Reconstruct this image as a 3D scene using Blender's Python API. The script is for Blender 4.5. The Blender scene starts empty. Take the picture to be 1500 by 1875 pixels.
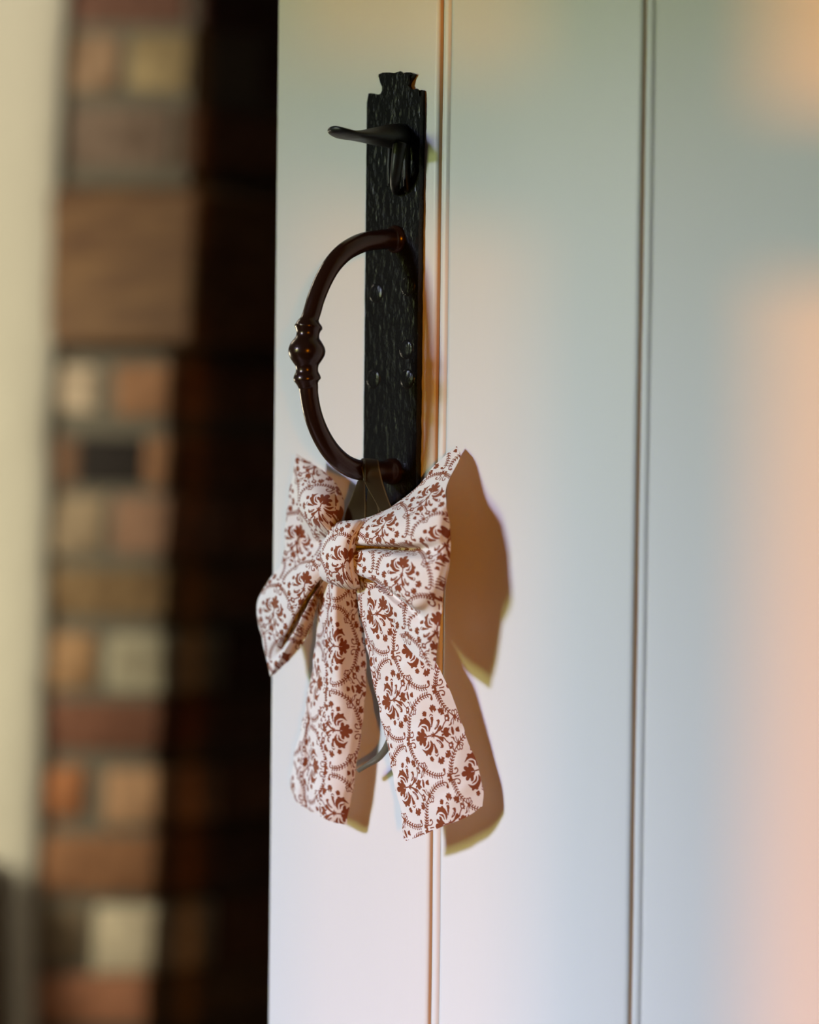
import bpy, bmesh, math, random
import numpy as np
from mathutils import Vector, noise

random.seed(7)
C = bpy.context.scene.collection
SC = bpy.context.scene

# ------------------------------------------------------------------ camera
W_PX, H_PX = 1500.0, 1875.0
LENS, SENSOR = 85.0, 36.0
F_PX = LENS / SENSOR * H_PX
YAW, PITCH, ROLL = math.radians(45), math.radians(2.0), math.radians(0.69)
DIST, Z0 = 1.40, 1.05                       # the door's face is the plane y = 0, facing -y
FWD = Vector((-math.sin(YAW) * math.cos(PITCH), math.cos(YAW) * math.cos(PITCH), -math.sin(PITCH)))
R0 = Vector((math.cos(YAW), math.sin(YAW), 0))
U0 = R0.cross(FWD)
UP = U0 * math.cos(ROLL) - R0 * math.sin(ROLL)
RT = R0 * math.cos(ROLL) + U0 * math.sin(ROLL)
CAM = Vector((0, 0, Z0)) - FWD * DIST
cam = bpy.data.cameras.new('camera')
cam.sensor_fit = 'VERTICAL'; cam.sensor_height = SENSOR; cam.sensor_width = SENSOR * 0.8
cam.lens = LENS; cam.clip_start = 0.05
cam.dof.use_dof = True; cam.dof.focus_distance = 1.375; cam.dof.aperture_fstop = 2.7
co = bpy.data.objects.new('camera', cam); C.objects.link(co)
from mathutils import Matrix
co.matrix_world = Matrix(((RT.x, UP.x, -FWD.x, CAM.x), (RT.y, UP.y, -FWD.y, CAM.y), (RT.z, UP.z, -FWD.z, CAM.z), (0, 0, 0, 1)))
SC.camera = co

# ------------------------------------------------------------------ light
SC.view_settings.view_transform = 'Standard'; SC.view_settings.look = 'None'
SC.view_settings.exposure = 0.0; SC.view_settings.gamma = 1.0; SC.view_settings.use_curve_mapping = False
world = bpy.data.worlds.new('world'); SC.world = world; world.use_nodes = True
bg = world.node_tree.nodes['Background']
bg.inputs[0].default_value = (1.0, 0.93, 0.72, 1); bg.inputs[1].default_value = 0.025

SUN_AZ, SUN_EL = math.radians(51.3), math.radians(0.6)
sun = bpy.data.lights.new('evening_sun', 'SUN'); sun.energy = 2.6; sun.color = (1.0, 0.32, 0.0); sun.angle = math.radians(1.5)
so = bpy.data.objects.new('evening_sun', sun); C.objects.link(so)
so.rotation_euler = Vector((-math.sin(SUN_AZ) * math.cos(SUN_EL), math.cos(SUN_AZ) * math.cos(SUN_EL), -math.sin(SUN_EL))).to_track_quat('-Z', 'Y').to_euler()

def area(name, loc, aim, sx, sy, power, col):
    l = bpy.data.lights.new(name, 'AREA'); l.shape = 'RECTANGLE'; l.size = sx; l.size_y = sy; l.energy = power; l.color = col
    o = bpy.data.objects.new(name, l); C.objects.link(o); o.location = loc
    o.rotation_euler = (Vector(aim) - Vector(loc)).to_track_quat('-Z', 'Y').to_euler()
    return o
area('window_sky', (-0.76, -2.30, Z0 + 0.985), (0, 0, Z0), 0.32, 0.62, 232, (0.62, 0.665, 1.0))
area('window_garden', (-0.76, -2.30, Z0 + 0.34), (0, 0, Z0), 0.32, 0.40, 18, (0.86, 1.0, 0.36))
area('pier_light', (-2.48, 0.08, Z0 - 0.25), (-1.27, 0.85, Z0 - 0.45), 0.5, 0.5, 15, (1.0, 0.90, 0.66))  # added light with no visible source, brightens the bricks and plaster
area('pier_fill', (-1.75, 0.10, 1.95), (-1.35, 0.80, Z0 - 0.3), 0.4, 0.4, 6, (1.0, 0.88, 0.68))  # added fill, lifts the dark foot of the plaster

# ------------------------------------------------------------------ helpers
def ray(u, v):
    return (FWD + RT * ((u - W_PX / 2) / F_PX) + UP * ((H_PX / 2 - v) / F_PX))
def at(u, v, d=0.0):                        # point seen at (u, v), d millimetres in front of the door
    r = ray(u, v); t = (-d / 1000.0 - CAM.y) / r.y
    return CAM + r * t
def on_plane(u, v, p, n):
    r = ray(u, v); t = (p - CAM).dot(n) / r.dot(n)
    return CAM + r * t
def depth(p): return (p - CAM).dot(FWD)

def mat(name, col=(0.5, 0.5, 0.5), rough=0.5, metal=0.0, spec=0.5):
    m = bpy.data.materials.new(name); m.use_nodes = True
    b = m.node_tree.nodes['Principled BSDF']
    b.inputs['Base Color'].default_value = (*col, 1); b.inputs['Roughness'].default_value = rough
    b.inputs['Metallic'].default_value = metal; b.inputs['Specular IOR Level'].default_value = spec
    return m, m.node_tree, b
def nd(nt, kind, **kw):
    n = nt.nodes.new(kind)
    for k, v in kw.items(): setattr(n, k, v)
    return n
def coords(nt, scale=(1, 1, 1)):
    t = nd(nt, 'ShaderNodeTexCoord'); mp = nd(nt, 'ShaderNodeMapping'); mp.inputs['Scale'].default_value = scale
    nt.links.new(t.outputs['Object'], mp.inputs['Vector']); return mp.outputs['Vector']
def noise_tex(nt, vec, scale, detail=4, rough=0.5):
    n = nd(nt, 'ShaderNodeTexNoise'); n.inputs['Scale'].default_value = scale; n.inputs['Detail'].default_value = detail
    n.inputs['Roughness'].default_value = rough; nt.links.new(vec, n.inputs['Vector']); return n.outputs['Fac']
def ramp(nt, fac, stops):
    r = nd(nt, 'ShaderNodeValToRGB'); e = r.color_ramp.elements
    while len(e) < len(stops): e.new(0.5)
    for i, (p, c) in enumerate(stops): e[i].position = p; e[i].color = (*c, 1)
    nt.links.new(fac, r.inputs['Fac']); return r.outputs['Color']
def bump(nt, b, h, strength, dist):
    n = nd(nt, 'ShaderNodeBump'); n.inputs['Strength'].default_value = strength; n.inputs['Distance'].default_value = dist
    nt.links.new(h, n.inputs['Height']); nt.links.new(n.outputs['Normal'], b.inputs['Normal']); return n
def mix(nt, fac, a, bcol, blend='MIX'):
    n = nd(nt, 'ShaderNodeMix', data_type='RGBA', blend_type=blend)
    for s, v in ((0, fac), (6, a), (7, bcol)):
        if isinstance(v, (int, float)): n.inputs[s].default_value = v
        elif isinstance(v, tuple): n.inputs[s].default_value = (*v, 1)
        else: nt.links.new(v, n.inputs[s])
    return n.outputs[2]

def link(name, me, m, parent=None, smooth=True):
    o = bpy.data.objects.new(name, me); C.objects.link(o)
    if m: me.materials.append(m)
    if smooth: me.polygons.foreach_set('use_smooth', [True] * len(me.polygons))
    if parent: o.parent = parent; o.matrix_parent_inverse = parent.matrix_world.inverted()
    return o
def from_bm(name, bm, m, parent=None, smooth=False):
    bmesh.ops.recalc_face_normals(bm, faces=bm.faces)
    me = bpy.data.meshes.new(name); bm.to_mesh(me); bm.free()
    return link(name, me, m, parent, smooth)
def empty(name, loc, label, cat):
    o = bpy.data.objects.new(name, None); C.objects.link(o); o.location = loc
    o.empty_display_size = 0.02; o['label'] = label; o['category'] = cat
    o.matrix_world = Matrix.Translation(loc); return o
def box_bm(x0, x1, y0, y1, z0, z1, bm=None, bevel=0.0):
    bm = bm or bmesh.new()
    vs = [bm.verts.new((x, y, z)) for x in (x0, x1) for y in (y0, y1) for z in (z0, z1)]
    for f in ((0, 1, 3, 2), (4, 6, 7, 5), (0, 4, 5, 1), (2, 3, 7, 6), (0, 2, 6, 4), (1, 5, 7, 3)):
        bm.faces.new([vs[i] for i in f])
    return bm
def structure(o): o['kind'] = 'structure'; return o

def catmull(P, n):                          # P: (k, ...) control values -> (n, ...) samples
    P = np.asarray(P, float); k = len(P)
    Q = np.concatenate([[2 * P[0] - P[1]], P, [2 * P[-1] - P[-2]]])
    t = np.linspace(0, k - 1, n); i = np.minimum(t.astype(int), k - 2); f = (t - i).reshape((-1,) + (1,) * (P.ndim - 1))
    a, b, c, d = Q[i], Q[i + 1], Q[i + 2], Q[i + 3]
    return 0.5 * (2 * b + (c - a) * f + (2 * a - 5 * b + 4 * c - d) * f ** 2 + (3 * b - a - 3 * c + d) * f ** 3)
def grid_mesh(name, G, attr=None, flip=False, extra=None):
    """G: list of (grid (n,m,3), print (n,m) or None) -> one mesh of quad grids"""
    verts, quads, vals, off = [], [], [], 0
    for g, a, fl in G:
        n, m = g.shape[:2]
        idx = np.arange(n * m).reshape(n, m) + off
        q = np.stack([idx[:-1, :-1], idx[:-1, 1:], idx[1:, 1:], idx[1:, :-1]], -1).reshape(-1, 4)
        if fl: q = q[:, ::-1]
        verts.append(g.reshape(-1, 3)); quads.append(q); vals.append((np.zeros((n, m)) if a is None else a).reshape(-1)); off += n * m
    V = np.concatenate(verts).astype(np.float32); Q = np.concatenate(quads).astype(np.int32); A = np.concatenate(vals).astype(np.float32)
    me = bpy.data.meshes.new(name)
    me.vertices.add(len(V)); me.vertices.foreach_set('co', V.ravel())
    me.loops.add(Q.size); me.loops.foreach_set('vertex_index', Q.ravel())
    me.polygons.add(len(Q)); me.polygons.foreach_set('loop_start', np.arange(0, Q.size, 4, dtype=np.int32))
    at_ = me.attributes.new('print', 'FLOAT', 'POINT'); at_.data.foreach_set('value', A)
    me.update(calc_edges=True); me.validate()
    return me
def px_grid(rows, n, m):                    # rows of (u, v, d) -> dense (n, m, 3) grid of points in metres
    P = np.asarray(rows, float)
    D = catmull(P, n); D = np.swapaxes(catmull(np.swapaxes(D, 0, 1), m), 0, 1)
    u, v, d = D[..., 0], D[..., 1], D[..., 2]
    F, R, U, c = (np.array(x) for x in (FWD, RT, UP, CAM))
    r = F + R * ((u - W_PX / 2) / F_PX)[..., None] + U * ((H_PX / 2 - v) / F_PX)[..., None]
    t = (-d / 1000 - c[1]) / r[..., 1]
    return c + r * t[..., None]
def tube(bm, path, radii, seg=24, cap=True, ref=Vector((0.3, 0.1, 1))):
    """sweep a circle (radius or (a, b) half axes) along a path of Vectors"""
    rings = []
    n = len(path); up = None
    for i, p in enumerate(path):
        t = (path[min(i + 1, n - 1)] - path[max(i - 1, 0)]).normalized()
        a = (ref if up is None else up); a = (a - t * a.dot(t)).normalized(); up = a; b = t.cross(a)
        ra, rb = radii[i] if isinstance(radii[i], (tuple, list)) else (radii[i], radii[i])
        rings.append([bm.verts.new(p + a * (ra * math.cos(k * 2 * math.pi / seg)) + b * (rb * math.sin(k * 2 * math.pi / seg))) for k in range(seg)])
    for i in range(n - 1):
        for k in range(seg):
            bm.faces.new((rings[i][k], rings[i][(k + 1) % seg], rings[i + 1][(k + 1) % seg], rings[i + 1][k]))
    if cap: bm.faces.new(rings[0][::-1]); bm.faces.new(rings[-1])

# ------------------------------------------------------------------ materials
M = {}
m, nt, b = mat('cream_gloss_paint', (0.80, 0.80, 0.78), 0.42, 0, 0.35)
v = coords(nt, (1, 1, 0.02)); g = noise_tex(nt, v, 420, 3)
v2 = coords(nt, (1, 1, 0.25)); g2 = noise_tex(nt, v2, 14, 3)
nt.links.new(mix(nt, g2, (0.705, 0.71, 0.69), (0.745, 0.74, 0.725)), b.inputs['Base Color'])
bump(nt, b, g, 0.22, 0.0006); M['paint'] = m
m, nt, b = mat('gap_tint', (0.72, 0.50, 0.30), 0.8); M['gap'] = m  # warm brown standing in for sunlit and shaded joints
m, nt, b = mat('hammered_black_iron', (0.007, 0.0075, 0.0075), 0.26, 0.0, 0.2)
v = coords(nt, (1, 1, 0.35)); h1 = noise_tex(nt, coords(nt, (1, 1, 0.5)), 300, 2, 0.5); h2 = noise_tex(nt, coords(nt, (1, 1, 0.6)), 90, 2)
mm = nd(nt, 'ShaderNodeMath', operation='ADD'); nt.links.new(h1, mm.inputs[0]); nt.links.new(h2, mm.inputs[1])
bump(nt, b, mm.outputs[0], 0.27, 0.0026); M['iron'] = m
m, nt, b = mat('smooth_black_iron', (0.006, 0.006, 0.0055), 0.45, 0.0, 0.35)
bump(nt, b, noise_tex(nt, coords(nt), 120, 3), 0.3, 0.002); M['iron2'] = m
m, nt, b = mat('dark_bronze', (0.028, 0.011, 0.006), 0.24, 0.4, 0.5)
bump(nt, b, noise_tex(nt, coords(nt), 90, 3), 0.12, 0.002); M['bronze'] = m
m, nt, b = mat('printed_cotton', (0.8, 0.78, 0.76), 0.85, 0, 0.15)
a = nd(nt, 'ShaderNodeAttribute', attribute_name='print')
col = ramp(nt, a.outputs['Fac'], [(0.30, (0.76, 0.735, 0.705)), (0.56, (0.21, 0.053, 0.017))])
nt.links.new(col, b.inputs['Base Color']); b.inputs['Sheen Weight'].default_value = 0.15
bump(nt, b, noise_tex(nt, coords(nt), 1400, 2), 0.25, 0.0006); M['cotton'] = m
m, nt, b = mat('olive_sheer_ribbon', (0.03, 0.02, 0.007), 0.6, 0, 0.15)
a = nd(nt, 'ShaderNodeAttribute', attribute_name='print')
nt.links.new(ramp(nt, a.outputs['Fac'], [(0.3, (0.026, 0.018, 0.006)), (0.9, (0.12, 0.095, 0.045))]), b.inputs['Base Color']); b.inputs['Alpha'].default_value = 0.93; M['ribbon'] = m
m, nt, b = mat('grey_satin_ribbon', (0.10, 0.092, 0.062), 0.5, 0, 0.4); M['ribbon2'] = m
m, nt, b = mat('old_brick', (0.3, 0.15, 0.1), 0.9, 0, 0.2)
oi = nd(nt, 'ShaderNodeObjectInfo'); n1 = noise_tex(nt, coords(nt), 28, 5, 0.65)
nt.links.new(mix(nt, 1.0, oi.outputs['Color'], ramp(nt, n1, [(0.3, (0.55, 0.5, 0.45)), (0.55, (1, 1, 1)), (0.75, (1.35, 1.3, 1.2))]), 'MULTIPLY'), b.inputs['Base Color'])
bump(nt, b, noise_tex(nt, coords(nt), 90, 5), 0.6, 0.006); M['brick'] = m
m, nt, b = mat('grey_mortar', (0.17, 0.155, 0.12), 0.95, 0, 0.2)
bump(nt, b, noise_tex(nt, coords(nt), 150, 4), 0.6, 0.006); M['mortar'] = m
m, nt, b = mat('cream_plaster', (0.62, 0.60, 0.50), 0.85, 0, 0.2)
bump(nt, b, noise_tex(nt, coords(nt), 12, 4), 0.4, 0.02); M['plaster'] = m
m, nt, b = mat('old_oak', (0.16, 0.085, 0.04), 0.75, 0, 0.3)
g = noise_tex(nt, coords(nt, (1.5, 6, 14)), 3.5, 5, 0.6)
nt.links.new(ramp(nt, g, [(0.3, (0.10, 0.045, 0.02)), (0.5, (0.17, 0.088, 0.038)), (0.72, (0.26, 0.145, 0.06))]), b.inputs['Base Color'])
bump(nt, b, g, 0.6, 0.01); M['oak'] = m
m, nt, b = mat('floor_boards', (0.16, 0.09, 0.05), 0.5)
nt.links.new(ramp(nt, noise_tex(nt, coords(nt, (1, 12, 1)), 4, 4), [(0.3, (0.10, 0.055, 0.03)), (0.7, (0.20, 0.12, 0.07))]), b.inputs['Base Color']); M['floor'] = m
m, nt, b = mat('window_wood', (0.6, 0.58, 0.52), 0.5); M['wood_white'] = m
m = bpy.data.materials.new('dimmer_sheet'); m.use_nodes = True; nt = m.node_tree; nt.nodes.clear()
ou = nd(nt, 'ShaderNodeOutputMaterial'); tr_ = nd(nt, 'ShaderNodeBsdfTransparent'); df = nd(nt, 'ShaderNodeBsdfDiffuse'); mx = nd(nt, 'ShaderNodeMixShader')
mx.inputs[0].default_value = 0.35; nt.links.new(tr_.outputs[0], mx.inputs[1]); nt.links.new(df.outputs[0], mx.inputs[2]); nt.links.new(mx.outputs[0], ou.inputs[0]); M['dimmer'] = m
m, nt, b = mat('brown_wall_paint', (0.09, 0.045, 0.02), 0.8, 0, 0.2); M['brown_wall'] = m

# ------------------------------------------------------------------ the print: ogee scallops with flower medallions
XS = 0.78                                   # the medallions are a little narrower than tall
TW, TH, RES = 49.0 / XS, 50.0, 0.11         # half-drop repeat in mm
NX, NY = int(TW / RES), int(TH / RES)
class Print:
    def __init__(s): s.t = np.zeros((NY, NX), np.float32); s.k = 1.0
    def stamp(s, f, x0, x1, y0, y1, sub=False):
        f0, k = f, s.k; f = lambda X, Y: f0(X / k, Y / k) * k
        x0, x1, y0, y1 = x0 * k, x1 * k, y0 * k, y1 * k
        for ox, oy in ((0, 0), (TW / 2, TH / 2)):
            i0, i1 = int((x0 + ox) / RES) - 2, int((x1 + ox) / RES) + 3
            j0, j1 = int((y0 + oy) / RES) - 2, int((y1 + oy) / RES) + 3
            X, Y = np.meshgrid(np.arange(i0, i1) * RES - ox, np.arange(j0, j1) * RES - oy)
            a = np.clip(0.5 - f(X, Y) / (2 * RES), 0, 1)
            jj, ii = np.meshgrid(np.arange(j0, j1) % NY, np.arange(i0, i1) % NX, indexing='ij')
            cur = s.t[jj, ii]
            s.t[jj, ii] = cur * (1 - a) if sub else np.maximum(cur, a)
    def disc(s, x, y, r, ry=None, ang=0, sub=False):
        ry = ry or r; ca, sa = math.cos(ang), math.sin(ang); R = max(r, ry)
        def f(X, Y):
            dx, dy = X - x, Y - y; p = dx * ca + dy * sa; q = -dx * sa + dy * ca
            return (np.sqrt((p / r) ** 2 + (q / ry) ** 2) - 1) * min(r, ry)
        s.stamp(f, x - R, x + R, y - R, y + R, sub)
    def stroke(s, pts, w, sub=False, n=None):
        P = catmull(np.array(pts, float), n or (len(pts) - 1) * 6 + 1) if len(pts) > 2 else np.array(pts, float)
        w = np.interp(np.linspace(0, 1, len(P)), np.linspace(0, 1, len(w)), w) if not np.isscalar(w) else np.full(len(P), w)
        def f(X, Y):
            D = np.full(X.shape, 1e9)
            for (ax, ay), (bx, by), wa, wb in zip(P[:-1], P[1:], w[:-1], w[1:]):
                vx, vy = bx - ax, by - ay; L = vx * vx + vy * vy + 1e-9
                t = np.clip(((X - ax) * vx + (Y - ay) * vy) / L, 0, 1)
                D = np.minimum(D, np.hypot(X - ax - t * vx, Y - ay - t * vy) - (wa + (wb - wa) * t) / 2)
            return D
        m = w.max()
        s.stamp(f, P[:, 0].min() - m, P[:, 0].max() + m, P[:, 1].min() - m, P[:, 1].max() + m, sub)
pr = Print()
def flower(x, y, r, ang, hole=0.0, lobes=5):
    pr.disc(x, y, r * 0.72)
    for k in range(lobes):
        a = ang + (k - (lobes - 1) / 2) * 0.72
        pr.disc(x + math.cos(a) * r * 0.72, y + math.sin(a) * r * 0.72, r * 0.38, r * 0.27, a)
    if hole: pr.disc(x, y, hole, sub=True)
pr.k = 1.05
for sg in (1, -1):
    # acanthus leaves
    pr.stroke([(2.4, 2.6 * sg), (1.9, 5.0 * sg), (3.6, 7.6 * sg), (7.0, 8.2 * sg), (10.6, 6.0 * sg)], [0.7, 2.3, 3.0, 2.2, 0.3])
    pr.stroke([(2.9, 2.6 * sg), (3.3, 5.2 * sg), (6.2, 6.8 * sg), (8.8, 6.5 * sg)], [0.45, 0.5, 0.45, 0.3], sub=True)
    pr.stroke([(4.0, 2.9 * sg), (4.7, 4.9 * sg), (7.6, 6.0 * sg)], [0.7, 1.5, 0.4])
    pr.disc(4.2, 9.4 * sg, 1.0, 0.7); pr.disc(7.4, 9.4 * sg, 0.9, 0.6)
    # palmette lobes
    pr.disc(10.4, 2.6 * sg, 1.6, 1.2, 0.5 * sg); pr.disc(7.2, 3.4 * sg, 1.6, 1.2, 1.1 * sg)
    # fleur and stems towards the bells
    pr.stroke([(-1.0, 0.3 * sg), (-3.6, 1.3 * sg), (-6.4, 3.6 * sg), (-6.2, 2.2 * sg)], [0.7, 1.1, 1.7, 0.8])
    pr.stroke([(-5.0, 1.9 * sg), (-7.6, 2.6 * sg), (-9.0, 4.4 * sg), (-10.8, 6.2 * sg)], [1.2, 0.9, 0.7, 0.7])
    flower(-11.6, 7.2 * sg, 2.1, math.pi - 0.6 * sg, 0.75)
    pr.stroke([(-2.2, 3.0 * sg), (-4.2, 4.4 * sg), (-5.6, 6.8 * sg), (-4.0, 7.2 * sg)], [0.8, 1.7, 1.6, 0.5])
    pr.stroke([(-3.2, 3.6 * sg), (-4.8, 5.8 * sg)], [0.3, 0.35], sub=True)
    pr.stroke([(0.2, 4.6 * sg), (-0.4, 7.2 * sg)], [0.6, 1.6]); flower(-0.7, 8.4 * sg, 1.5, sg * 1.6, lobes=3)
    pr.stroke([(-1.8, 10.3 * sg), (-0.6, 11.2 * sg), (0.7, 10.3 * sg)], [0.6, 0.7, 0.4])
    flower(-8.4, 11.2 * sg, 2.3, math.pi - sg * 0.9); pr.disc(-7.6, 10.4 * sg, 0.8, 0.35, -0.8 * sg, sub=True)
    flower(-3.0, 13.5 * sg, 2.5, math.pi / 2 * sg + 0.3 * sg); pr.disc(-3.1, 12.3 * sg, 0.5, 0.9, 0, sub=True)
    flower(3.7, 11.9 * sg, 1.7, sg * 1.2)
    pr.stroke([(-12.8, 3.2 * sg), (-14.4, 3.8 * sg), (-14.6, 5.3 * sg)], [0.6, 0.8, 0.5])
    pr.disc(-7.3, 0.9 * sg, 0.9, 0.6, 0.4 * sg)
pr.disc(8.0, 0, 3.4, 3.0); pr.disc(12.2, 0, 2.0, 1.5); pr.stroke([(5.0, 0), (7.2, 0)], [0.3, 0.25], sub=True)
for k in range(6): pr.stroke([(-0.4, 0), (-0.4 + 1.7 * math.cos(k * 1.047 + 0.5), 1.7 * math.sin(k * 1.047 + 0.5))], [1.1, 0.5])
pr.stroke([(1.2, -0.1), (4.4, -0.1)], 0.7)
pr.disc(-10.2, 0, 2.2, 2.7); pr.disc(-12.0, 0, 0.9, 1.5, sub=True); pr.stroke([(-12.6, 1.8), (-11.2, 0.2), (-12.6, -1.8)], [0.8, 0.7, 0.8])
pr.disc(-14.6, 0, 0.9, 2.3); pr.disc(-18.0, 0, 1.35, 1.15); pr.disc(-18.8, 0.9, 0.6); pr.disc(-18.8, -0.9, 0.6)
pr.k = 1.0
for sg in (1, -1):                          # leafy scallop, its bows, curls and scrolls
    V = catmull(np.array([(-2.6, 23.0), (4.0, 22.4), (10.6, 19.4), (15.8, 15.2), (19.8, 10.0), (22.0, 4.6), (22.8, 0.2)]), 21); V[:, 1] *= sg
    pr.stroke(V.tolist(), 0.62, n=40)
    for i in range(1, 20):
        t = V[i + 1] - V[i - 1]; t /= np.hypot(*t)
        if 9 <= i <= 10: continue
        for q in (1, -1):
            nrm = np.array([-t[1], t[0]]) * q
            tip = V[i] + nrm * 1.5 - t * 0.95
            pr.stroke([tuple(V[i]), tuple(V[i] + nrm * 0.9 - t * 0.35), tuple(tip)], [0.42, 0.86, 0.7])
    pr.stroke([(-2.6, 23.0 * sg), (-4.2, 22.2 * sg), (-4.0, 20.4 * sg)], [0.8, 0.7, 1.5]); pr.disc(-3.9, 20.2 * sg, 1.0)
    bx, by = 13.4, 17.2
    for a_, L in ((3.45, 3.6), (4.15, 4.0), (4.85, 3.6)):
        cx, cy = bx + math.cos(a_) * L * 0.55, (by + math.sin(a_) * L * 0.55) * sg
        pr.disc(cx, cy, L * 0.5, L * 0.34, a_ * sg); pr.disc(cx, cy, L * 0.5 - 0.62, L * 0.34 - 0.55, a_ * sg, sub=True)
    pr.disc(bx, by * sg, 0.9)
    for a_ in (0.7, 1.25): pr.stroke([(bx, by * sg), (bx + math.cos(a_) * 2.6, (by + math.sin(a_) * 2.2) * sg), (bx + math.cos(a_) * 4.4, (by + math.sin(a_ + 0.25) * 4.4) * sg)], [0.5, 0.55, 0.4])
    pr.stroke([(20.6, 1.6 * sg), (18.6, 1.6 * sg), (17.0, 2.8 * sg), (17.6, 4.4 * sg), (18.9, 4.1 * sg)], [0.7, 0.6, 0.8, 0.8, 1.1])
    pr.stroke([(23.0, 0), (24.6, 1.7 * sg), (25.4, 2.6 * sg)], [1.6, 1.1, 0.4])
    pr.disc(-6.2, 24.0 * sg, 0.6); pr.disc(-7.6, 23.3 * sg, 0.7, 0.5)
pr.stroke([(16.6, 0), (20.0, 0)], 0.65)
def print_at(x, y):                         # bilinear sample of the repeat, mm
    fx, fy = x / XS / RES, y / RES; i, j = np.floor(fx).astype(int), np.floor(fy).astype(int); a, b_ = fx - i, fy - j
    T = lambda jj, ii: pr.t[jj % NY, ii % NX]
    return (T(j, i) * (1 - a) + T(j, i + 1) * a) * (1 - b_) + (T(j + 1, i) * (1 - a) + T(j + 1, i + 1) * a) * b_

# ------------------------------------------------------------------ setting: the boarded door
def door_x(u, v=937): return at(u, v).x
XL, XG1, XG2 = door_x(499), door_x(795), door_x(1164.5)
XG3 = XG2 + (XG2 - XG1); XR = XG3 + 0.13
TZ0, TZ1 = 0.012, 1.98
door = structure(empty('door_1', (XL, 0.018, TZ0), 'x', 'x')); del door['label']; del door['category']
door['label'] = 'cream painted boarded door standing open, with beaded vertical boards'
def plank(xa, xb, left_edge):
    """beaded board: profile (x, y) extruded upwards, a bead and quirk on its left side"""
    p = []
    gap, bead, q = 0.0014, 0.0050, 0.0018
    if left_edge: p += [(xa, 0.0015), (xa + 0.0006, 0.0004), (xa + 0.0018, 0.0)]
    else:
        xa += gap
        p += [(xa, 0.010), (xa, 0.0045)]
        for k in range(7):
            a = math.pi * (1 - k / 6); p.append((xa + bead / 2 + math.cos(a) * bead / 2, 0.0016 - math.sin(a) * 0.0012))
        p += [(xa + bead + q * 0.5, 0.0034), (xa + bead + q, 0.0012), (xa + bead + q + 0.0008, 0.0002), (xa + bead + q + 0.003, 0.0)]
    xb -= gap * 0.7
    p += [(xb - 0.003, 0.0), (xb - 0.0006, 0.0004), (xb, 0.0012), (xb, 0.0014), (xb, 0.010)]
    back = [(xb, 0.035), (xa, 0.035)]
    prof = p + back
    zs = np.linspace(TZ0, TZ1, 60)
    bm = bmesh.new(); rings = []
    ph = random.random() * 9
    for z in zs:
        w = 0.0005 * noise.noise((z * 3.1 + ph, 0.3, 0)); w2 = 0.0004 * noise.noise((z * 14 + ph, 2.3, 0))
        rings.append([bm.verts.new((x + (w + w2 if i >= 3 else w), y, z)) for i, (x, y) in enumerate(prof)])
    n = len(prof)
    for a_, b_ in zip(rings[:-1], rings[1:]):
        for i in range(n): bm.faces.new((a_[i], a_[(i + 1) % n], b_[(i + 1) % n], b_[i]))
    bm.faces.new(rings[0]); bm.faces.new(rings[-1][::-1])
    bm.normal_update(); bm.verts.ensure_lookup_table()
    for f_ in bm.faces:                     # timber tone deep in the joints, tinted for sun and shade there
        if abs(f_.normal.x) > 0.9 and f_.calc_center_median().y > 0.0036: f_.material_index = 1
    o = from_bm('plank', bm, M['paint'], door, True); o.data.materials.append(M['gap'])
    o.data.set_sharp_from_angle(angle=math.radians(55)) if hasattr(o.data, 'set_sharp_from_angle') else None
    return o
plank(XL, XG1, True); plank(XG1, XG2, False); plank(XG2, XG3, False); plank(XG3, XR, False)
for zc in (0.3, 1.62):
    from_bm('ledge', box_bm(XL + 0.05, XR - 0.02, 0.0352, 0.060, zc - 0.07, zc + 0.07), M['paint'], door)
bm = box_bm(XL + 0.02, XR - 0.005, 0.0125, 0.034, TZ0 + 0.005, TZ1 - 0.005)
from_bm('board_tongue', bm, M['gap'], door)

# ------------------------------------------------------------------ setting: room shell out of frame
structure(from_bm('floor', box_bm(-4.2, 2.0, -3.4, 3.6, -0.05, 0.0), M['floor']))
# ------------------------------------------------------------------ setting: brick chimney pier behind
PSI = math.radians(50)
fh = Vector((FWD.x, FWD.y, 0)).normalized()
E = (R0 * math.cos(PSI) - fh * math.sin(PSI)).normalized()      # along the brick face, to the right
NIN = Vector((-E.y, E.x, 0))                                     # into the wall
if NIN.dot(fh) < 0: NIN = -NIN
PC = CAM + ray(305, 700) * (2.90 / 1.0)
PC = Vector((PC.x, PC.y, 0))
NF = -NIN
def pier(u, v, out=0.0):                    # point on the brick face, out metres proud of it
    return on_plane(u, v, PC + NF * out, NF)
wall = structure(bpy.data.objects.new('wall_back', None)); C.objects.link(wall); wall.location = PC; wall.matrix_world = Matrix.Translation(PC)
wall['label'] = 'old brick chimney pier with a timber beam, out of focus'
def rough_block(name, c8, m, col, parent, cuts=3, amp=0.004, bev=0.006, seed=0):
    bm = bmesh.new(); vs = [bm.verts.new(p) for p in c8]
    for f in ((0, 1, 2, 3), (7, 6, 5, 4), (0, 4, 5, 1), (1, 5, 6, 2), (2, 6, 7, 3), (3, 7, 4, 0)): bm.faces.new([vs[i] for i in f])
    bmesh.ops.bevel(bm, geom=bm.edges[:], offset=bev, segments=2, affect='EDGES', profile=0.5)
    for v_ in bm.verts:
        q = v_.co * 17 + Vector((seed, seed * 2.3, 0))
        v_.co += Vector((noise.noise(q), noise.noise(q + Vector((9, 0, 0))), noise.noise(q + Vector((0, 9, 0))))) * amp
    o = from_bm(name, bm, m, parent, True); o.color = (*col, 1); return o
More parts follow.
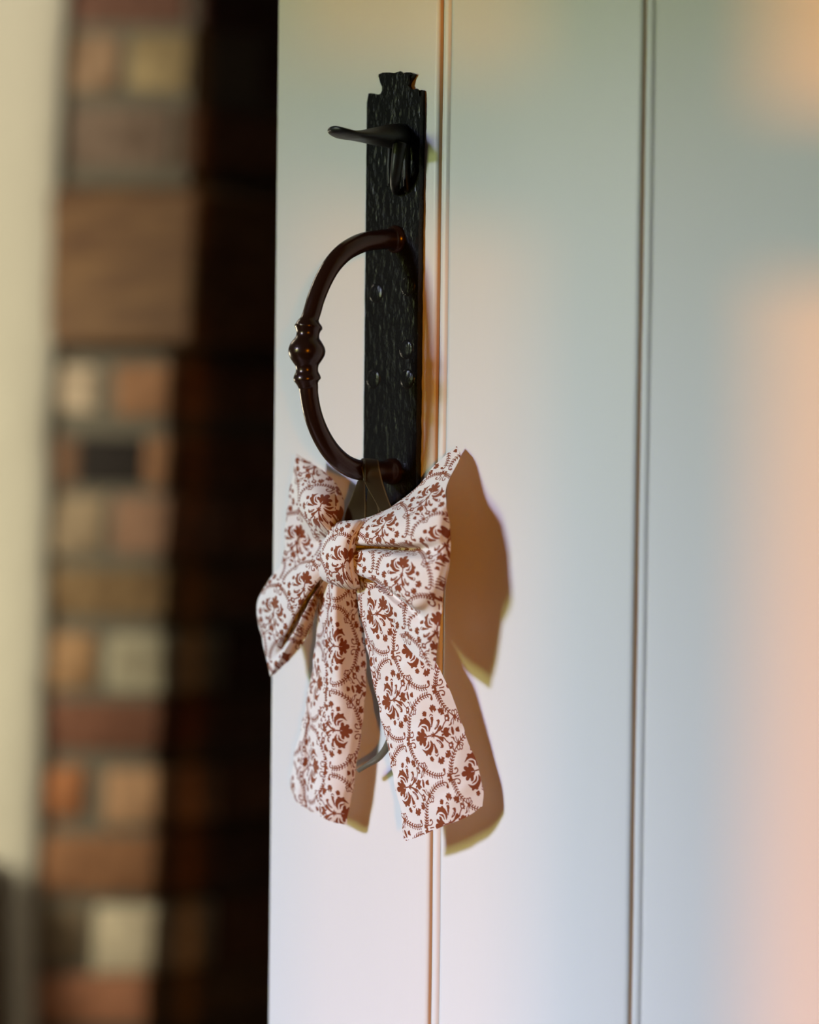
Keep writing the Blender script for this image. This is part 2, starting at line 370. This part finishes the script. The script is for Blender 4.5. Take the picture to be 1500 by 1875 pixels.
def brick_px(x0, x1, y0, y1, col, lean=-0.036, out=0.0):
    ym = (y0 + y1) / 2
    f = lambda x, y: pier(x + lean * (y - ym), y, out)
    front = [f(x0, y1), f(x1, y1), f(x1, y0), f(x0, y0)]
    back = [p + NIN * 0.095 for p in front]
    k = len(wall.children)
    return rough_block('brick', front + back, M['brick'], col, wall, seed=k)
CREAM, TAN, ORG, BRN, DRK, PALE = (0.66, 0.54, 0.40), (0.38, 0.29, 0.19), (0.36, 0.19, 0.10), (0.22, 0.125, 0.075), (0.022, 0.017, 0.015), (0.40, 0.37, 0.27)
for r in ((104, 176, 668, 752, CREAM), (208, 309, 668, 764, ORG),
          (92, 142, 800, 890, BRN), (143, 262, 800, 890, DRK), (263, 305, 800, 890, ORG),
          (92, 188, 908, 1016, TAN), (200, 304, 908, 1016, (0.34, 0.20, 0.13)),
          (88, 300, 1040, 1128, (0.24, 0.155, 0.075)),
          (84, 172, 1158, 1262, (0.45, 0.27, 0.14)), (190, 297, 1160, 1268, PALE),
          (80, 290, 1282, 1376, (0.20, 0.085, 0.05)),
          (76, 152, 1404, 1500, (0.42, 0.17, 0.07)), (188, 290, 1408, 1512, (0.50, 0.30, 0.17)),
          (72, 282, 1530, 1636, (0.30, 0.145, 0.07)),
          (66, 152, 1656, 1766, (0.30, 0.23, 0.15)), (168, 278, 1660, 1784, (0.64, 0.57, 0.42)),
          (62, 268, 1786, 1880, (0.46, 0.21, 0.12)), (52, 262, 1905, 2000, BRN), (44, 258, 2022, 2120, ORG)):
    brick_px(r[0], r[1], r[2], r[3], r[4])
for r in ((128, 312, 196, 306, (0.20, 0.145, 0.11)), (128, 216, 62, 166, (0.33, 0.22, 0.14)), (234, 342, 62, 166, (0.36, 0.28, 0.15)),
          (130, 338, -70, 46, (0.17, 0.085, 0.06)), (128, 230, -190, -90, TAN), (244, 344, -190, -90, ORG)):
    brick_px(r[0], r[1], r[2], r[3], r[4], out=0.0)
brick_px(322, 346, 196, 306, (0.14, 0.09, 0.06))
# mortar core (front 9 mm behind the brick faces), leaning a little like the old pier
def core(name, x0, x1, y0, y1, d0, d1, m):
    f = lambda x, y: pier(x - 0.036 * (y - 937), y)
    fr = [f(x0, y1), f(x1, y1), f(x1, y0), f(x0, y0)]
    c8 = [p + NIN * d0 for p in fr] + [p + NIN * d1 for p in fr]
    return rough_block(name, c8, m, (1, 1, 1), wall, amp=0.001, bev=0.004)
core('mortar', -60, 292, 640, 2600, 0.004, 0.86, M['mortar'])
core('mortar', -60, 318, -600, 350, 0.004, 0.86, M['mortar'])
# timber beam
f = lambda x, y: pier(x - 0.036 * (y - 480), y, 0.012)
fr = [f(-60, 632), f(352, 632), f(352, 342), f(-60, 342)]
bo = rough_block('beam', fr + [p + NIN * 0.9 for p in fr], M['oak'], (1, 1, 1), wall, amp=0.006, bev=0.012)
bo['label'] = 'dark oak beam'
# bricks of the pier's right-hand side, running back into the shade
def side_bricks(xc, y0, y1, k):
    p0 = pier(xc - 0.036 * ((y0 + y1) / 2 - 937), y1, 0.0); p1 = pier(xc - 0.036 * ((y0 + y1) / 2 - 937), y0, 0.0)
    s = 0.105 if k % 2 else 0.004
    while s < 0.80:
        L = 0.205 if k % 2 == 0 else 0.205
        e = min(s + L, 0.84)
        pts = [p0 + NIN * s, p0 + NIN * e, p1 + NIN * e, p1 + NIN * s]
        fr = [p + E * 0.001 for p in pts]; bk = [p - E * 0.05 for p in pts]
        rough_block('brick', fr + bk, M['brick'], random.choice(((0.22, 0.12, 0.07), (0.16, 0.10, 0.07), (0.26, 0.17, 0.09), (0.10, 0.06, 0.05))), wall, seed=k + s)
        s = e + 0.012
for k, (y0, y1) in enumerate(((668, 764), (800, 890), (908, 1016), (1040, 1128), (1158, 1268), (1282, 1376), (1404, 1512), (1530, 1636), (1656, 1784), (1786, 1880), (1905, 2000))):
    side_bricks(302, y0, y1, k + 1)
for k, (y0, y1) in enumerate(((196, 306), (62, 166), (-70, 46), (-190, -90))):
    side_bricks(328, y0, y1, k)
# plastered wall edge
ys = np.linspace(-700, 2900, 120); prof = []
G = []
for y in ys:
    e = 122 - 0.030 * y + 7 * noise.noise((y / 150.0, 1.7, 0)) + 3 * noise.noise((y / 60.0, 5.7, 0))
    p = pier(e, y, 0.004)
    row = []
    for k in range(9):
        a = k / 8
        row.append(p - E * (0.09 * a * a) + NF * (0.001 + 0.015 * math.sin(a * math.pi / 2)))
    wob = 0.004 * noise.noise((y / 200.0, 3, 0))
    row += [p - E * 0.12 + NF * (0.0165 + wob * 0.3), p - E * 0.2 + NF * 0.018, p - E * 1.4 + NF * 0.018]
    G.append([tuple(q) for q in row])
me = grid_mesh('wall_left', [(np.array(G), None, False)])
wl = structure(link('wall_left', me, M['plaster'])); wl['label'] = 'cream plastered wall edge beside the bricks'

# unseen block added beside that wall to shade its foot
Kf = pier(-4, 1580, 0.03)
box = [Kf, Kf - E * 1.2, Kf - E * 1.2 + NF * 0.12, Kf + NF * 0.12]
bm = bmesh.new()
vs = [bm.verts.new((p.x, p.y, z)) for z in (0.0, Kf.z) for p in box]
for q in ((0, 1, 2, 3), (7, 6, 5, 4), (0, 4, 5, 1), (1, 5, 6, 2), (2, 6, 7, 3), (3, 7, 4, 0)): bm.faces.new([vs[i] for i in q])
structure(from_bm('shade_block_1', bm, M['oak']))

# ------------------------------------------------------------------ window wall (out of frame, to the right): low sun comes through its lights
XW = 1.60
tz = math.tan(SUN_AZ)
def wy(x): return -(XW - x) / tz
ya, yb = wy(XL - 0.11), wy(XR + 0.4)       # opening, from left of the door to beyond it
z_lo, z_hi = 0.35, 1.75
bm = bmesh.new()
box_bm(XW, XW + 0.12, -3.4, ya, 0, 2.4, bm); box_bm(XW, XW + 0.12, yb, 3.6, 0, 2.4, bm)
box_bm(XW, XW + 0.12, ya, yb, 0, z_lo, bm); box_bm(XW, XW + 0.12, ya, yb, z_hi, 2.4, bm)
structure(from_bm('wall_right', bm, M['brown_wall']))
win = structure(empty('window_1', (XW, (ya + yb) / 2, z_lo), 'x', 'x')); del win['label']; del win['category']
m0, m1 = wy(door_x(915)), wy(door_x(1215))
from_bm('mullion', box_bm(XW + 0.02, XW + 0.06, m0, m1, z_lo, z_hi), M['wood_white'], win)
def tr(x, v): return wy(door_x(x)), at(x, v).z + 0.020
(yA, zA), (yB, zB) = tr(800, 285), tr(1400, 385)
sl = (zB - zA) / (yB - yA)
c8 = [(XW + dx, y, zA + sl * (y - yA) + dz) for y, dx, dz in ((ya, .02, -.038), (ya, .06, -.038), (ya, .06, .038), (ya, .02, .038), (yb, .02, -.038), (yb, .06, -.038), (yb, .06, .038), (yb, .02, .038))]
bm = bmesh.new(); vs = [bm.verts.new(p) for p in c8]
for q in ((0, 1, 2, 3), (7, 6, 5, 4), (0, 4, 5, 1), (1, 5, 6, 2), (2, 6, 7, 3), (3, 7, 4, 0)): bm.faces.new([vs[i] for i in q])
from_bm('transom', bm, M['wood_white'], win)
from_bm('sun_dimmer', box_bm(XW + 0.075, XW + 0.078, ya - 0.02, (m0 + m1) / 2, z_lo, z_hi), M['dimmer'], win)  # unseen sheet added to weaken the sun on the door's left
# unseen wall added to trim the window light; its head shades the upper door
bm = box_bm(-0.69, -0.38, -1.72, -1.60, Z0 + 0.60, 2.4)
box_bm(-0.38, 1.7, -1.72, -1.60, 0.0, 2.4, bm)
box_bm(-2.4, -0.69, -1.72, -1.60, 0.0, 2.4, bm)
structure(from_bm('wall_front', bm, M['brown_wall']))

# ------------------------------------------------------------------ thumb latch
latch = empty('thumb_latch', at(720, 550, 0), 'black hammered iron thumb latch with a bronze pull handle on the cream door', 'door latch')
PT = 4.2                                    # plate thickness, mm
outl = [(672, 171), (677, 170), (680, 172), (684, 175), (692, 177), (698, 175), (702, 167), (702, 157), (698, 148), (690, 140), (691, 135), (700, 133),
        (712, 132.5), (722, 133.5), (733, 134), (741, 132), (749, 132), (755, 135), (752, 141), (746, 149), (744, 156), (747, 162), (755, 164), (763, 166), (767, 165), (769.5, 164.5)]
right = [(769.5 - (y - 165) * 0.0106 + 1.1 * noise.noise((y / 23.0, 0, 0)), y) for y in range(180, 985, 12)]
left = [(672 - (y - 171) * 0.0098 + 0.7 * noise.noise((y / 31.0, 4, 0)), y) for y in range(980, 178, -12)]
bott = [(755, 990), (748, 1000), (745, 1012), (740, 1020), (690, 1020), (686, 1010), (682, 1000), (676, 990)]
out2 = outl + right + bott + left
bm = bmesh.new()
fv = [bm.verts.new(at(u, v_, PT)) for u, v_ in out2]
bk = [bm.verts.new(Vector((p.co.x, -0.0001, p.co.z))) for p in fv]
bm.faces.new(fv)
n = len(fv)
for i in range(n): bm.faces.new((fv[i], fv[(i + 1) % n], bk[(i + 1) % n], bk[i]))
bm.edges.ensure_lookup_table()
fe = [e for e in bm.edges if e.verts[0].co.y < -0.003 and e.verts[1].co.y < -0.003]
bmesh.ops.bevel(bm, geom=fe, offset=0.0012, segments=2, affect='EDGES')
from_bm('plate', bm, M['iron'], latch, False)
def dome(name, u, v_, r, h, m, parent, slot=True):
    c = at(u, v_, PT); bm = bmesh.new(); rings = []
    for i in range(6):
        a = math.pi / 2 * i / 5
        rings.append([bm.verts.new(c + Vector((math.cos(k * math.pi / 8) * r * math.cos(a), -h * math.sin(a), math.sin(k * math.pi / 8) * r * math.cos(a)))) for k in range(16)])
    for i in range(5):
        for k in range(16):
            bm.faces.new((rings[i][k], rings[i][(k + 1) % 16], rings[i + 1][(k + 1) % 16], rings[i + 1][k]))
    bmesh.ops.remove_doubles(bm, verts=bm.verts, dist=1e-6)
    return from_bm(name, bm, m, parent, True)
for u, v_ in ((689, 537), (747, 524), (684, 694), (746, 694), (744, 640)):
    dome('screw', u, v_, 0.0058, 0.0009, M['iron'], latch)
# pull handle: a D standing out from the plate
X0H = at(722, 650, PT).x
PN = Vector((1, 0, 0)); PP = Vector((X0H, 0, 0))
def on_handle(u, v_): return on_plane(u, v_, PP, PN)
hpx = [(731, 438, 25), (722, 438, 25.5), (716, 438, 20), (704, 438, 18.5), (688, 440, 18), (668, 443, 18), (648, 451, 18), (628, 464, 17.6), (608, 486, 17.2), (592, 514, 16.8), (579, 546, 16.5), (572, 570, 16.5),
       (568.5, 581, 16.5), (567.2, 586, 18), (566, 592, 22.5), (565.4, 597, 25.3), (565, 600, 25.6), (564.6, 604, 23.5), (564.2, 609, 21.5), (563.8, 614, 21.2), (563.4, 619, 22.6), (563, 625, 27), (562.5, 632, 31.5), (562.2, 638, 33.6), (562, 643, 34.2),
       (562, 649, 33.4), (562, 656, 30.5), (562.1, 663, 26), (562.2, 669, 22), (562.3, 675, 20.6), (562.4, 681, 21), (562.5, 687, 24), (562.6, 692, 25.4), (562.8, 695, 25), (563.2, 699, 22), (564, 704, 19.2), (565, 709, 18), (566, 722, 17.2), (570.5, 748, 17), (578, 774, 17.2), (590, 801, 17.5),
       (606, 826, 18), (626, 846, 18.2), (648, 858, 18.5), (672, 863, 19), (692, 863, 19), (706, 863, 20), (714, 863, 24), (722, 863, 25)]
cp = catmull(np.array(hpx, float), len(hpx) * 4)
path, rad = [], []
for u, v_, r in cp:
    p = on_handle(u, v_)
    p.y = min(p.y, -0.001); path.append(p); rad.append(r / F_PX * depth(p))
bm = bmesh.new(); tube(bm, path, rad, 28, ref=Vector((1, 0, 0)))
h = from_bm('pull_handle', bm, M['bronze'], latch, True); h['label'] = 'dark bronze D-shaped pull with a turned bulb'
# thumb lever: dished blade through the plate and a curled tail under it
XB = at(737, 255, PT).x
bm = bmesh.new()
st = [(0.001, 250, 0.0075, 0.0075), (0.010, 249, 0.0095, 0.0066), (0.020, 248.5, 0.0115, 0.0050), (0.032, 248, 0.0120, 0.0030), (0.042, 247.5, 0.0110, 0.0024), (0.049, 246, 0.0092, 0.0022), (0.0535, 245, 0.0060, 0.0020), (0.0550, 245, 0.0025, 0.0014)]
S = catmull(np.array(st), 40); pth, rr = [], []
for d, v_, hw, th in S:
    z = on_plane(737 - d * 1000 * 2.2, v_, Vector((XB, 0, 0)), PN).z
    pth.append(Vector((XB, -d - PT / 1000, z))); rr.append((max(th, .0005), max(hw, .0008)))
tube(bm, pth, rr, 20, ref=Vector((0, 0, 1)))
for v_ in bm.verts:                         # dish: rim lifts at the end, sides droop near the plate
    d = -v_.co.y - PT / 1000; x = (v_.co.x - XB)
    v_.co.z += 0.010 * max(0, (d - 0.040) / 0.015) ** 2 * 0.25 - 14 * x * x * max(0, 1 - d / 0.05)
from_bm('thumb_lever', bm, M['iron2'], latch, True)
bm = bmesh.new()
cc = catmull(np.array([(733, 262, 11, 6.2), (730, 280, 12, 5.8), (727, 300, 12.5, 5.2), (725, 320, 12, 4.8), (724, 337, 9, 4.4), (725, 349, 4.5, 3.4), (727, 353, 1.5, 2.2)]), 30)
tube(bm, [at(u, v_, d + PT - 1) for u, v_, d, r in cc], [(r / 1000 * 0.62, r / 1000 * 0.7) for u, v_, d, r in cc], 16, ref=Vector((1, 0, 0)))
from_bm('lever_tail', bm, M['iron2'], latch, True)
bm = bmesh.new()
tube(bm, [at(747, v_, PT - 0.5) + Vector((0, -0.0016 * math.sin((v_ - 262) / 90 * math.pi), 0)) for v_ in range(262, 353, 6)], [0.0021] * 16, 10)
tube(bm, [at(716, v_, PT - 0.5) + Vector((0, -0.0012 * math.sin((v_ - 262) / 90 * math.pi), 0)) for v_ in range(270, 345, 5)], [0.0016] * 15, 10)
from_bm('slot_rim', bm, M['iron2'], latch, True)

# ------------------------------------------------------------------ fabric bow
bow = empty('fabric_bow', at(620, 1015, 30), 'white and rust damask print fabric bow hanging from the bronze latch handle', 'bow')
DS = 0.72                                   # depth of the folds, from the length of their shadows
def wrinkle(g, amp, sc, seed):
    f = g.reshape(-1, 3); o = f.copy()
    n1 = (np.sin(f[:, 0] * sc + 1.3 * np.sin(f[:, 2] * sc * 0.7 + seed)) * np.sin(f[:, 2] * sc * 0.9 + seed * 2 + 1.1 * np.sin(f[:, 0] * sc * 0.6)))
    o[:, 1] += n1 * amp; return o.reshape(g.shape)
def cloth(name, rows, n, m, ang, org, thick, scale=1.0, wr=0.0005, arc=False):
    g = px_grid(np.asarray(rows, float) * (1, 1, DS), n, m)
    g = wrinkle(g, wr, 260, len(rows))
    mean = g.mean((0, 1))
    # flat fabric coordinates in mm, following the cloth along both directions
    du = np.linalg.norm(np.diff(g, axis=1), axis=2); dv = np.linalg.norm(np.diff(g, axis=0), axis=2)
    e1 = g[:, -1].mean(0) - g[:, 0].mean(0); e1[2] = 0; e1 /= np.linalg.norm(e1)
    if e1[0] < 0: e1 = -e1
    X = ((g - mean) @ e1) * 1000; Y = (g[..., 2] - mean[2]) * 1000
    if arc:                                     # follow the cloth round its curl
        cs = np.concatenate([np.zeros((n, 1)), np.cumsum(du, 1)], 1) * 1000
        X = cs - cs[:, m // 2][:, None] + X[:, m // 2][:, None]
    nrm = np.cross([0, 0, 1], e1); dep = ((g - mean) @ nrm) * 1000
    if not arc: X = X + (0.25 if mean[0] > -0.02 else 0.6) * dep; Y = Y + 0.35 * dep
    ca, sa = math.cos(ang), math.sin(ang)
    A, B = (X * ca + Y * sa) * scale, (-X * sa + Y * ca) * scale
    k = np.argmin(np.linalg.norm((g - np.array(CAM)) / np.linalg.norm(g - np.array(CAM), axis=2)[..., None] - np.array(ray(*org).normalized()), axis=2))
    a = print_at(A - A.ravel()[k], B - B.ravel()[k])
    gb = g[::6, ::6] if (n % 6 == 1 and m % 6 == 1) else g
    kn, km = gb.shape[:2]
    s = np.linspace(0, 1, km)[None, :]; t = np.linspace(0, 1, kn)[:, None]
    w = thick(s, t)
    b = gb.copy()
    if arc:                                     # flat tails: second layer parallel to the first
        nv = np.cross(np.gradient(gb, axis=1), np.gradient(gb, axis=0)); nv /= np.linalg.norm(nv, axis=2)[..., None] + 1e-12
        if nv[..., 1].mean() < 0: nv = -nv
        b += nv * w[..., None]
    else: b[..., 1] += w
    b[..., 1] = np.minimum(b[..., 1], -0.0012)
    ab = np.array(a[::6, ::6]) if gb is not g else a
    rim = (s > 0.15) & (s < 0.74) & (t > 0.25) & (t < 0.85) & (name == 'loop')       # unseen rust backing, added to warm the bounce in the bow's shadow
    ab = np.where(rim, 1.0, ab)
    flip = np.cross(g[n // 2, m // 2 + 1] - g[n // 2, m // 2], g[n // 2 + 1, m // 2] - g[n // 2, m // 2])[1] < 0
    return link(name, grid_mesh(name, [(g, a, not (not flip)) if False else (g, a, flip), (b, ab, not flip)]), M['cotton'], bow)
def wing_thick(s, t): return 0.0002 + 0.017 * np.clip(np.sin(np.pi * s), 0, 1) ** 1.5 * np.clip(np.sin(np.pi * t), 0, 1) ** 0.7
def tail_thick(s, t): return 0.0001 + 0.0022 * np.clip(np.sin(np.pi * s), 0, 1) ** 0.8 * np.clip(np.sin(np.pi * t), 0, 1) ** 0.5
RW = [[(640, 957, 30), (690, 941, 30), (727, 920, 26), (765, 890, 20), (800, 848, 13), (837, 817, 7)],
      [(640, 964, 38), (690, 951, 42), (728, 933, 40), (768, 908, 34), (808, 872, 24), (841, 838, 14)],
      [(640, 976, 44), (690, 967, 52), (730, 955, 54), (770, 937, 50), (800, 912, 42), (818, 890, 33)],
      [(640, 990, 45), (690, 984, 55), (730, 978, 58), (770, 967, 58), (800, 948, 54), (817, 924, 45)],
      [(640, 997, 43), (690, 997, 52), (730, 997, 56), (768, 994, 57), (802, 983, 57), (823, 962, 46)],
      [(640, 1001, 26), (690, 1002, 28), (730, 1004, 32), (768, 1006, 44), (803, 1004, 54), (826, 992, 47)],
      [(640, 1008, 43), (690, 1012, 53), (730, 1018, 58), (768, 1024, 60), (803, 1030, 58), (823, 1025, 49)],
      [(640, 1028, 46), (690, 1036, 57), (730, 1048, 62), (768, 1058, 63), (800, 1062, 60), (817, 1062, 50)],
      [(645, 1046, 44), (690, 1065, 57), (725, 1087, 62), (760, 1108, 62), (790, 1100, 57), (811, 1098, 49)],
      [(648, 1050, 30), (690, 1068, 34), (725, 1091, 37), (758, 1117, 43), (785, 1134, 51), (808, 1135, 48)],
      [(650, 1056, 35), (694, 1082, 41), (728, 1114, 45), (760, 1145, 50), (786, 1165, 53), (803, 1172, 48)],
      [(652, 1062, 33), (692, 1104, 38), (722, 1148, 41), (750, 1190, 45), (775, 1213, 49), (795, 1226, 46)]]
cloth('loop', RW, 439, 217, math.pi / 2 - 0.15, (736, 1053), wing_thick)
LW = [[(625, 960, 26), (630, 932, 26), (625, 902, 25), (605, 874, 24), (575, 851, 24), (543, 830, 26)],
      [(616, 962, 34), (613, 935, 42), (604, 910, 43), (590, 888, 38), (570, 866, 32), (540, 840, 28)],
      [(610, 968, 40), (594, 945, 52), (581, 920, 54), (568, 898, 48), (553, 880, 36), (537, 858, 28)],
      [(607, 976, 42), (582, 960, 53), (562, 940, 54), (551, 918, 48), (545, 900, 38), (533, 885, 28)],
      [(605, 985, 32), (577, 985, 29), (557, 968, 28), (546, 945, 30), (538, 930, 28), (529, 912, 27)],
      [(604, 993, 31), (575, 1001, 28), (553, 1000, 27), (540, 986, 30), (530, 970, 29), (523, 960, 27)],
      [(602, 1003, 38), (577, 1012, 36), (556, 1022, 34), (543, 1024, 32), (530, 1026, 31), (517, 1027, 29)],
      [(600, 1014, 42), (573, 1027, 46), (550, 1043, 46), (530, 1056, 44), (510, 1060, 40), (492, 1062, 34)],
      [(598, 1026, 44), (568, 1045, 50), (543, 1068, 51), (518, 1090, 48), (492, 1103, 42), (470, 1104, 35)],
      [(597, 1040, 44), (568, 1066, 50), (543, 1096, 51), (520, 1125, 48), (497, 1142, 42), (473, 1140, 36)],
      [(596, 1048, 42), (566, 1085, 47), (543, 1122, 48), (522, 1160, 46), (502, 1180, 42), (482, 1180, 37)],
      [(596, 1052, 30), (566, 1090, 30), (545, 1126, 30), (526, 1164, 32), (508, 1198, 38), (488, 1213, 37)],
      [(596, 1056, 40), (571, 1096, 44), (552, 1132, 44), (533, 1170, 43), (513, 1205, 42), (494, 1235, 38)],
      [(597, 1058, 35), (575, 1100, 35), (558, 1138, 35), (540, 1176, 35), (518, 1212, 37), (495, 1238, 36)],
      [(598, 1062, 33), (581, 1105, 34), (571, 1146, 33), (549, 1187, 33), (522, 1216, 34), (497, 1239, 34)]]
cloth('loop', LW, 463, 181, math.pi / 2 - 0.3, (584, 932), wing_thick)
LT = [[(590, 1060, 34), (594, 1062, 36), (600, 1064, 37), (606, 1066, 40), (616, 1070, 43), (638, 1073, 32), (657, 1072, 21)],
      [(582, 1118, 30), (586, 1119, 32), (592, 1120, 35), (600, 1120, 39), (613, 1120, 42), (639, 1117, 28), (663, 1110, 14)],
      [(576, 1188, 26), (580, 1189, 28), (586, 1190, 30), (594, 1190, 35), (617, 1190, 40), (645, 1186, 26), (671, 1180, 11)],
      [(568, 1250, 24), (572, 1250, 26), (577, 1250, 27), (586, 1250, 32), (616, 1250, 37), (646, 1246, 25), (671, 1240, 11)],
      [(553, 1322, 22), (560, 1325, 25), (566, 1328, 24), (576, 1330, 30), (610, 1327, 34), (641, 1323, 26), (664, 1318, 16)],
      [(538, 1390, 20), (552, 1396, 25), (563, 1398, 23), (574, 1400, 29), (604, 1400, 32), (634, 1394, 26), (655, 1385, 17)],
      [(530, 1436, 18), (545, 1446, 24), (559, 1450, 22), (570, 1453, 28), (602, 1458, 31), (628, 1454, 26), (646, 1446, 18)],
      [(534, 1454, 18), (547, 1470, 23), (559, 1479, 22), (570, 1486, 27), (596, 1499, 29), (616, 1507, 25), (634, 1510, 19)]]
cloth('tail', LT, 481, 121, -0.06, (612, 1182), tail_thick, wr=0.0007, arc=True)
RTL = [[(650, 1070, 30), (660, 1069, 35), (672, 1067, 37), (685, 1068, 36), (698, 1072, 31)],
       [(662, 1138, 32), (680, 1137, 36), (700, 1135, 37), (720, 1132, 34), (738, 1128, 29)],
       [(674, 1200, 32), (698, 1199, 36), (724, 1196, 36), (752, 1192, 33), (778, 1187, 27)],
       [(684, 1250, 33), (715, 1249, 36), (750, 1246, 36), (783, 1242, 32), (812, 1237, 25)],
       [(697, 1310, 34), (732, 1310, 37), (768, 1309, 36), (805, 1306, 30), (838, 1302, 22)],
       [(712, 1378, 35), (750, 1379, 37), (788, 1379, 36), (827, 1375, 29), (862, 1369, 19)],
       [(724, 1440, 35), (762, 1438, 37), (801, 1434, 35), (841, 1427, 28), (879, 1416, 17)],
       [(737, 1505, 35), (772, 1496, 36), (808, 1485, 34), (848, 1470, 27), (885, 1450, 17)],
       [(740, 1541, 34), (772, 1530, 35), (809, 1514, 33), (850, 1498, 26), (885, 1476, 17)]]
cloth('tail', RTL, 505, 181, math.pi + 0.27, (793, 1347), tail_thick, wr=0.0007, arc=True)
KN = [[(618, 960, 22), (626, 957, 26), (642, 955, 30), (656, 954, 28), (668, 955, 22)],
      [(615, 958, 36), (622, 955, 40), (640, 953, 44), (656, 952, 42), (667, 953, 36)],
      [(605, 968, 44), (614, 966, 50), (632, 963, 54), (648, 963, 52), (657, 965, 45)],
      [(594, 990, 47), (604, 989, 54), (622, 987, 60), (638, 988, 57), (646, 990, 49)],
      [(587, 1015, 48), (597, 1015, 56), (615, 1015, 62), (633, 1016, 59), (641, 1016, 50)],
      [(583, 1040, 47), (594, 1042, 55), (613, 1045, 60), (634, 1047, 57), (644, 1046, 49)],
      [(585, 1056, 44), (596, 1062, 49), (615, 1067, 53), (636, 1071, 51), (649, 1071, 45)],
      [(588, 1060, 34), (599, 1067, 37), (617, 1074, 40), (636, 1079, 39), (651, 1079, 34)],
      [(590, 1058, 22), (600, 1065, 24), (618, 1072, 26), (636, 1077, 25), (650, 1077, 22)]]
cloth('knot', KN, 181, 91, math.pi / 2 - 0.5, (628, 1036), lambda s, t: 0.004 + 0 * s + 0 * t, wr=0.0003)
# seam cord along the knot's right side
bm = bmesh.new()
sp = catmull(np.array([(668, 956, 37), (657, 966, 46), (646, 990, 50.5), (641, 1016, 52), (644, 1046, 50.5), (650, 1074, 44)], float), 40)
tube(bm, [at(p[0], p[1], p[2] * DS) for p in sp], [0.0011] * 40, 8)
from_bm('seam', bm, M['cotton'], bow, True)

# hanging ribbon over the handle
def strip(rows, n=24, m=13):                # the ribbon leaves the handle and runs down to the knot behind the loops
    r = np.asarray(rows, float); k = np.clip((r[..., 1] - 885) / 60, 0, 1); r[..., 2] *= 1 - (1 - DS) * k
    return px_grid(r, n, m)
RB = [strip([[(655, 880, 31), (661, 879, 32), (667, 879, 31)], [(646, 905, 29), (657, 905, 30), (668, 905, 29)], [(634, 935, 27), (652, 935, 28), (669, 935, 27)], [(628, 966, 26), (648, 968, 27), (668, 968, 26)]]),
      strip([[(664, 839, 22), (676, 839, 20), (690, 841, 17)], [(661, 842, 30), (675, 843, 28), (692, 844, 24)], [(662, 856, 35), (676, 856, 33), (694, 856, 29)], [(666, 872, 35), (680, 872, 33), (697, 870, 29)], [(670, 888, 31), (684, 888, 30), (701, 886, 27)], [(688, 920, 29), (698, 918, 28), (711, 916, 26)], [(704, 950, 27), (712, 946, 27), (722, 942, 25)]]),
      strip([[(666, 842, 22), (658, 842, 24), (650, 845, 26)], [(668, 843, 31), (662, 845, 31), (654, 847, 30)], [(669, 858, 36), (665, 859, 35), (661, 857, 34)], [(670, 880, 34), (667, 882, 34), (665, 878, 33)]]),
      strip([[(676, 884, 28), (680, 886, 29), (686, 888, 28)], [(672, 912, 27), (678, 911, 28), (688, 909, 27)], [(669, 940, 26), (679, 938, 27), (694, 936, 26)], [(666, 968, 25), (682, 966, 26), (702, 962, 25)]])]
Gs = []
for g in RB:
    b_ = g.copy(); b_[..., 1] += 0.0005
    ed = np.zeros(g.shape[:2]); ed[:, 0] = ed[:, -1] = 1.0       # paler woven selvedges
    Gs += [(g, ed, True), (b_, ed, False)]
link('hanging_ribbon', grid_mesh('hanging_ribbon', Gs), M['ribbon'], bow)
g = strip([[(652, 1409, 22), (654, 1412, 22.5), (657, 1415, 22)], [(668, 1398, 21), (671, 1401, 22), (674, 1405, 21)], [(684, 1387, 19), (689, 1391, 20), (694, 1394, 19)], [(698, 1372, 20), (703, 1376, 21), (708, 1379, 20)], [(708, 1352, 24), (714, 1358, 25), (719, 1362, 24)], [(716, 1330, 27), (722, 1334, 27), (727, 1338, 27)]])
b_ = g.copy(); b_[..., 1] += 0.0005
rt = link('ribbon_end', grid_mesh('ribbon_end', [(g, None, True), (b_, None, False)]), M['ribbon2'], bow); rt['label'] = 'narrow grey green ribbon end'
